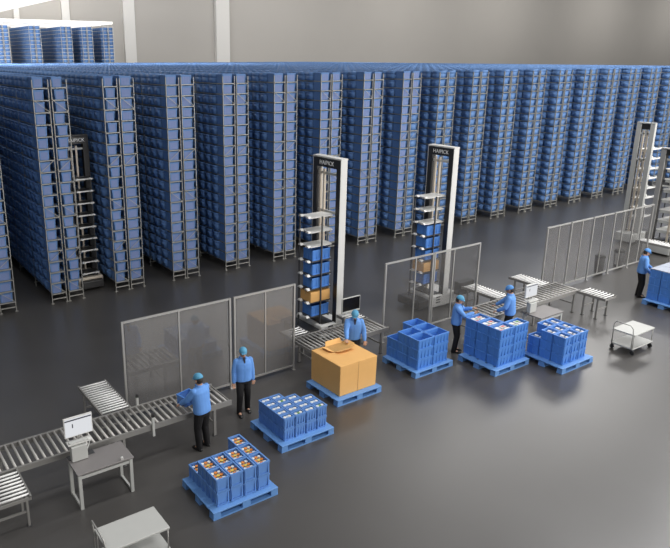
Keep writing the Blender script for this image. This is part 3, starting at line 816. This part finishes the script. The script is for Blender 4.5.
    # --- jacket
    j = MB().loft([(0,0,0.87,0.200,0.145),(0,0,0.93,0.205,0.150),(0,0,1.06,0.198,0.146),(0,-0.005,1.22,0.208,0.147),(0,0,1.34,0.212,0.138),(0,0,1.42,0.178,0.108),(0,0.005,1.455,0.095,0.085),(0,0.012,1.49,0.078,0.078)], 20)
    j.xform(Up)
    def addj(o_):
        i = len(j.v); j.v += o_.v; j.f += [tuple(k+i for k in f) for f in o_.f]; j.m += o_.m; j.sm += o_.sm
    for (s0, el, wr) in arms:
        w2 = wr - (wr-el).normalized()*0.015
        capsule(j, [s0, (s0+el)/2, el, (el+w2)/2, w2], [0.070, 0.074, 0.068, 0.062, 0.050], 14)
    for s in (-1, 1):   # collar wings
        cl = MB().taper((s*0.02-0.02, s*0.02+0.02, -0.10, -0.075), (s*0.055-0.02, s*0.055+0.02, -0.075, -0.045), 1.40, 1.50); cl.xform(Up); addj(cl)
    me = remesh(j, 'jacket', 0.011, [M['jacket']], 3)
    jo = obj('jacket', me, root)
    if shirt:
        sf = MB(); sf.taper((-0.008, 0.008, -0.142, -0.11), (-0.032, 0.032, -0.104, -0.06), 1.30, 1.485); sf.xform(Up)
        obj('shirt_front', sf, root, mats=M['shirt'])
    zp = MB(); zp.box(-0.006, 0.006, -0.150, -0.13, 0.90, 1.30); zp.xform(Up); obj('zip', zp, jo, mats=M['capblue'])
    # --- trousers and shoes
    t_ = MB().loft([(0,off.y,0.80,0.150,0.112),(0,off.y,0.88,0.172,0.128),(0,off.y,0.97,0.165,0.122),(0,off.y,1.02,0.155,0.118)], 20)
    for (h0, kn, an) in legs:
        capsule(t_, [h0-V((0,0,0.02)), (h0+kn)/2, kn, (kn+an)/2, an-V((0,0,0.03))], [0.106, 0.098, 0.082, 0.075, 0.068], 14)
    obj('trousers', remesh(t_, 'trousers', 0.011, [M['trouser']], 2), root)
    for (h0, kn, an) in legs:
        s_ = MB(); a = V((an.x, an.y, 0))
        s_.ball((a.x, a.y-0.12, 0.0), 0.052, 0.10, 0.065, 12, 6, zmin=0.0); s_.ball((a.x, a.y+0.005, 0.0), 0.047, 0.075, 0.10, 12, 6, zmin=0.0)
        s_.box(a.x-0.044, a.x+0.044, a.y-0.15, a.y+0.05, 0.0, 0.05)
        obj('shoe', s_, root, mats=M['shoe'])
    # --- cap and hair
    c = MB().ball((0, 0.008, 0.045), 0.097, 0.118, 0.106, 18, 8, zmin=-0.12)
    c.taper((-0.06, 0.06, -0.135, -0.08), (-0.055, 0.055, -0.125, -0.08), 0.035, 0.052)
    c.xform(Hd); obj('cap', c, root, mats=M[cap])
    hr = MB().ball((0, 0.022, 0.0), 0.080, 0.092, 0.095, 14, 10); hr.v = [(p[0], max(p[1], -0.012), p[2]) for p in hr.v]; hr.xform(Hd)
    obj('hair', hr, root, mats=M['hair'])
    return root

# worker lifting a crate off the long conveyor (back to camera)
person('person in blue jacket, back turned, holding a blue crate at the long conveyor', 2.33, -10.36, PI+0.25,
       [(-0.225, -0.40, 1.00), (0.225, -0.40, 1.00)], feet=((-0.13, 0.0), (0.12, 0.02)), lean=0.10, head_pitch=0.25, scale=0.99)
ca = math.pi+0.25
def loc_at(x, y, rz, p): 
    v = Matrix.Rotation(rz, 3, 'Z') @ Vector(p); return (x+v.x, y+v.y, v.z)
cw = loc_at(2.30, -10.42, ca, (0, -0.55, 1.0))
cmesh = tote_mesh(0.36, 0.28, 0.22, 3, name='crate', m=M['crate_pale'])
o = obj('crate', cmesh, None, loc_at(2.33, -10.36, ca, (0.24, -0.47, 0.95)), (0, 0, ca)); obj('rim', rim_mesh(0.36, 0.28, 0.22), o)
o.rotation_euler[2] = ca + PI; o.location = loc_at(2.33, -10.36, ca, (0.18, -0.315, 0.90))
tag(o, 'small blue crate held by the worker at the long conveyor', 'crate')
# worker standing, arms down, facing the camera
person('person in blue jacket standing with arms down by the fence, facing forward', 3.84, -9.56, -0.25,
       [(-0.25, -0.03, 0.79), (0.25, -0.01, 0.79)], feet=((-0.14, -0.10), (0.12, 0.06)), head_yaw=-0.1, head_pitch=0.12, scale=0.95)
# worker leaning over the big box
person('person in blue jacket leaning over the large cardboard box, hand on it', 7.46, -9.20, -0.55,
       [(-0.26, -0.56, 1.04), (0.28, -0.14, 0.86)], lean=0.22, head_pitch=0.3, head_yaw=-0.2)
# worker at the left of the tallest stack
person('person in blue jacket with hands on the edge of the tallest crate stack', 10.55, -9.98, 0.65,
       [(-0.16, -0.44, 1.30), (0.24, -0.38, 1.29)], lean=0.04, head_pitch=0.35, head_yaw=0.1, scale=0.97)
# worker at conveyor behind the tallest stack, back to camera
person('person in blue jacket, back turned, reaching onto conveyor behind the tallest stack', 12.34, -10.38, PI+0.45,
       [(-0.20, -0.46, 0.98), (0.20, -0.30, 0.98)], lean=0.08, head_pitch=0.3, cap='capblue', shirt=True)
# farthest worker
person('farthest person, in blue jacket, beside the crate stack at the picture edge', 19.36, -10.42, 0.75,
       [(-0.22, -0.20, 0.92), (0.22, -0.34, 1.0)], lean=0.06, head_pitch=0.4, cap='capblue', head_yaw=0.2)

# ------------------------------------------------------------------ camera
cam = bpy.data.cameras.new('camera'); co = bpy.data.objects.new('camera', cam); COL.objects.link(co)
co.location = (-3.46794, -21.50096, 7.96932)
co.rotation_euler = (PI/2-0.28965, 0, -0.58558)
cam.sensor_fit = 'HORIZONTAL'; cam.sensor_width = 36.0
cam.lens = 670.32/670*36
cam.shift_x = (335-265.33)/670; cam.shift_y = -(274-256.03)/670
cam.clip_end = 400
SC.camera = co

# ------------------------------------------------------------------ lighting: hall lamps, added unseen fill lights
def area(name, loc, size, power, rot=(0,0,0), col=(1,1,1)):
    l = bpy.data.lights.new(name, 'AREA'); l.shape = 'RECTANGLE'; l.size, l.size_y = size; l.energy = power; l.color = col
    o = bpy.data.objects.new(name, l); COL.objects.link(o); o.location = loc; o.rotation_euler = rot
    return o
for i, x in enumerate((-6, 6, 18, 30, 42)):
    for j, y in enumerate((-24, -12)):
        area('ceiling_lamp', (x, y, 15), (5, 1.6), (420, 560, 900, 1700, 2000)[i])
for x, p in ((31, 1500), (47, 2800)): area('floor_sheen_light', (x, 6, 18), (13, 9), p, col=(1, 0.98, 0.95))  # unseen overhead panels added for the bright sheen on the floor
for x, p in ((2, 3600), (22, 2000), (45, 1300), (75, 1300)): area('roof_lamp', (x, 32, 17), (6, 2), p)
for x in (0, 25, 50, 75, 100, 130, 160): area('wall_fill_light', (x, 45, 21), (16, 1), 1500, (math.radians(55), 0, 0), (1, 0.97, 0.92))  # unseen fill row added to brighten the back wall
area('far_rack_fill_light', (6, 36, 10.5), (6, 2), 1500, (math.radians(75), 0, math.radians(-40)))  # unseen fill added to lighten the far racks
area('front_fill_light', (34, -44, 9), (60, 12), 11500, (math.radians(85), 0, 0), (1, 0.98, 0.95))  # unseen fill added behind the camera to light the rack fronts
w = bpy.data.worlds.new('world'); SC.world = w; w.use_nodes = True
bg = w.node_tree.nodes['Background']; bg.inputs[0].default_value = (0.55, 0.56, 0.58, 1); bg.inputs[1].default_value = 0.2
SC.view_settings.view_transform = 'Standard'; SC.view_settings.look = 'None'; SC.view_settings.gamma = 1.0
SC.view_settings.use_curve_mapping = False
SC.view_settings.exposure = 0.08
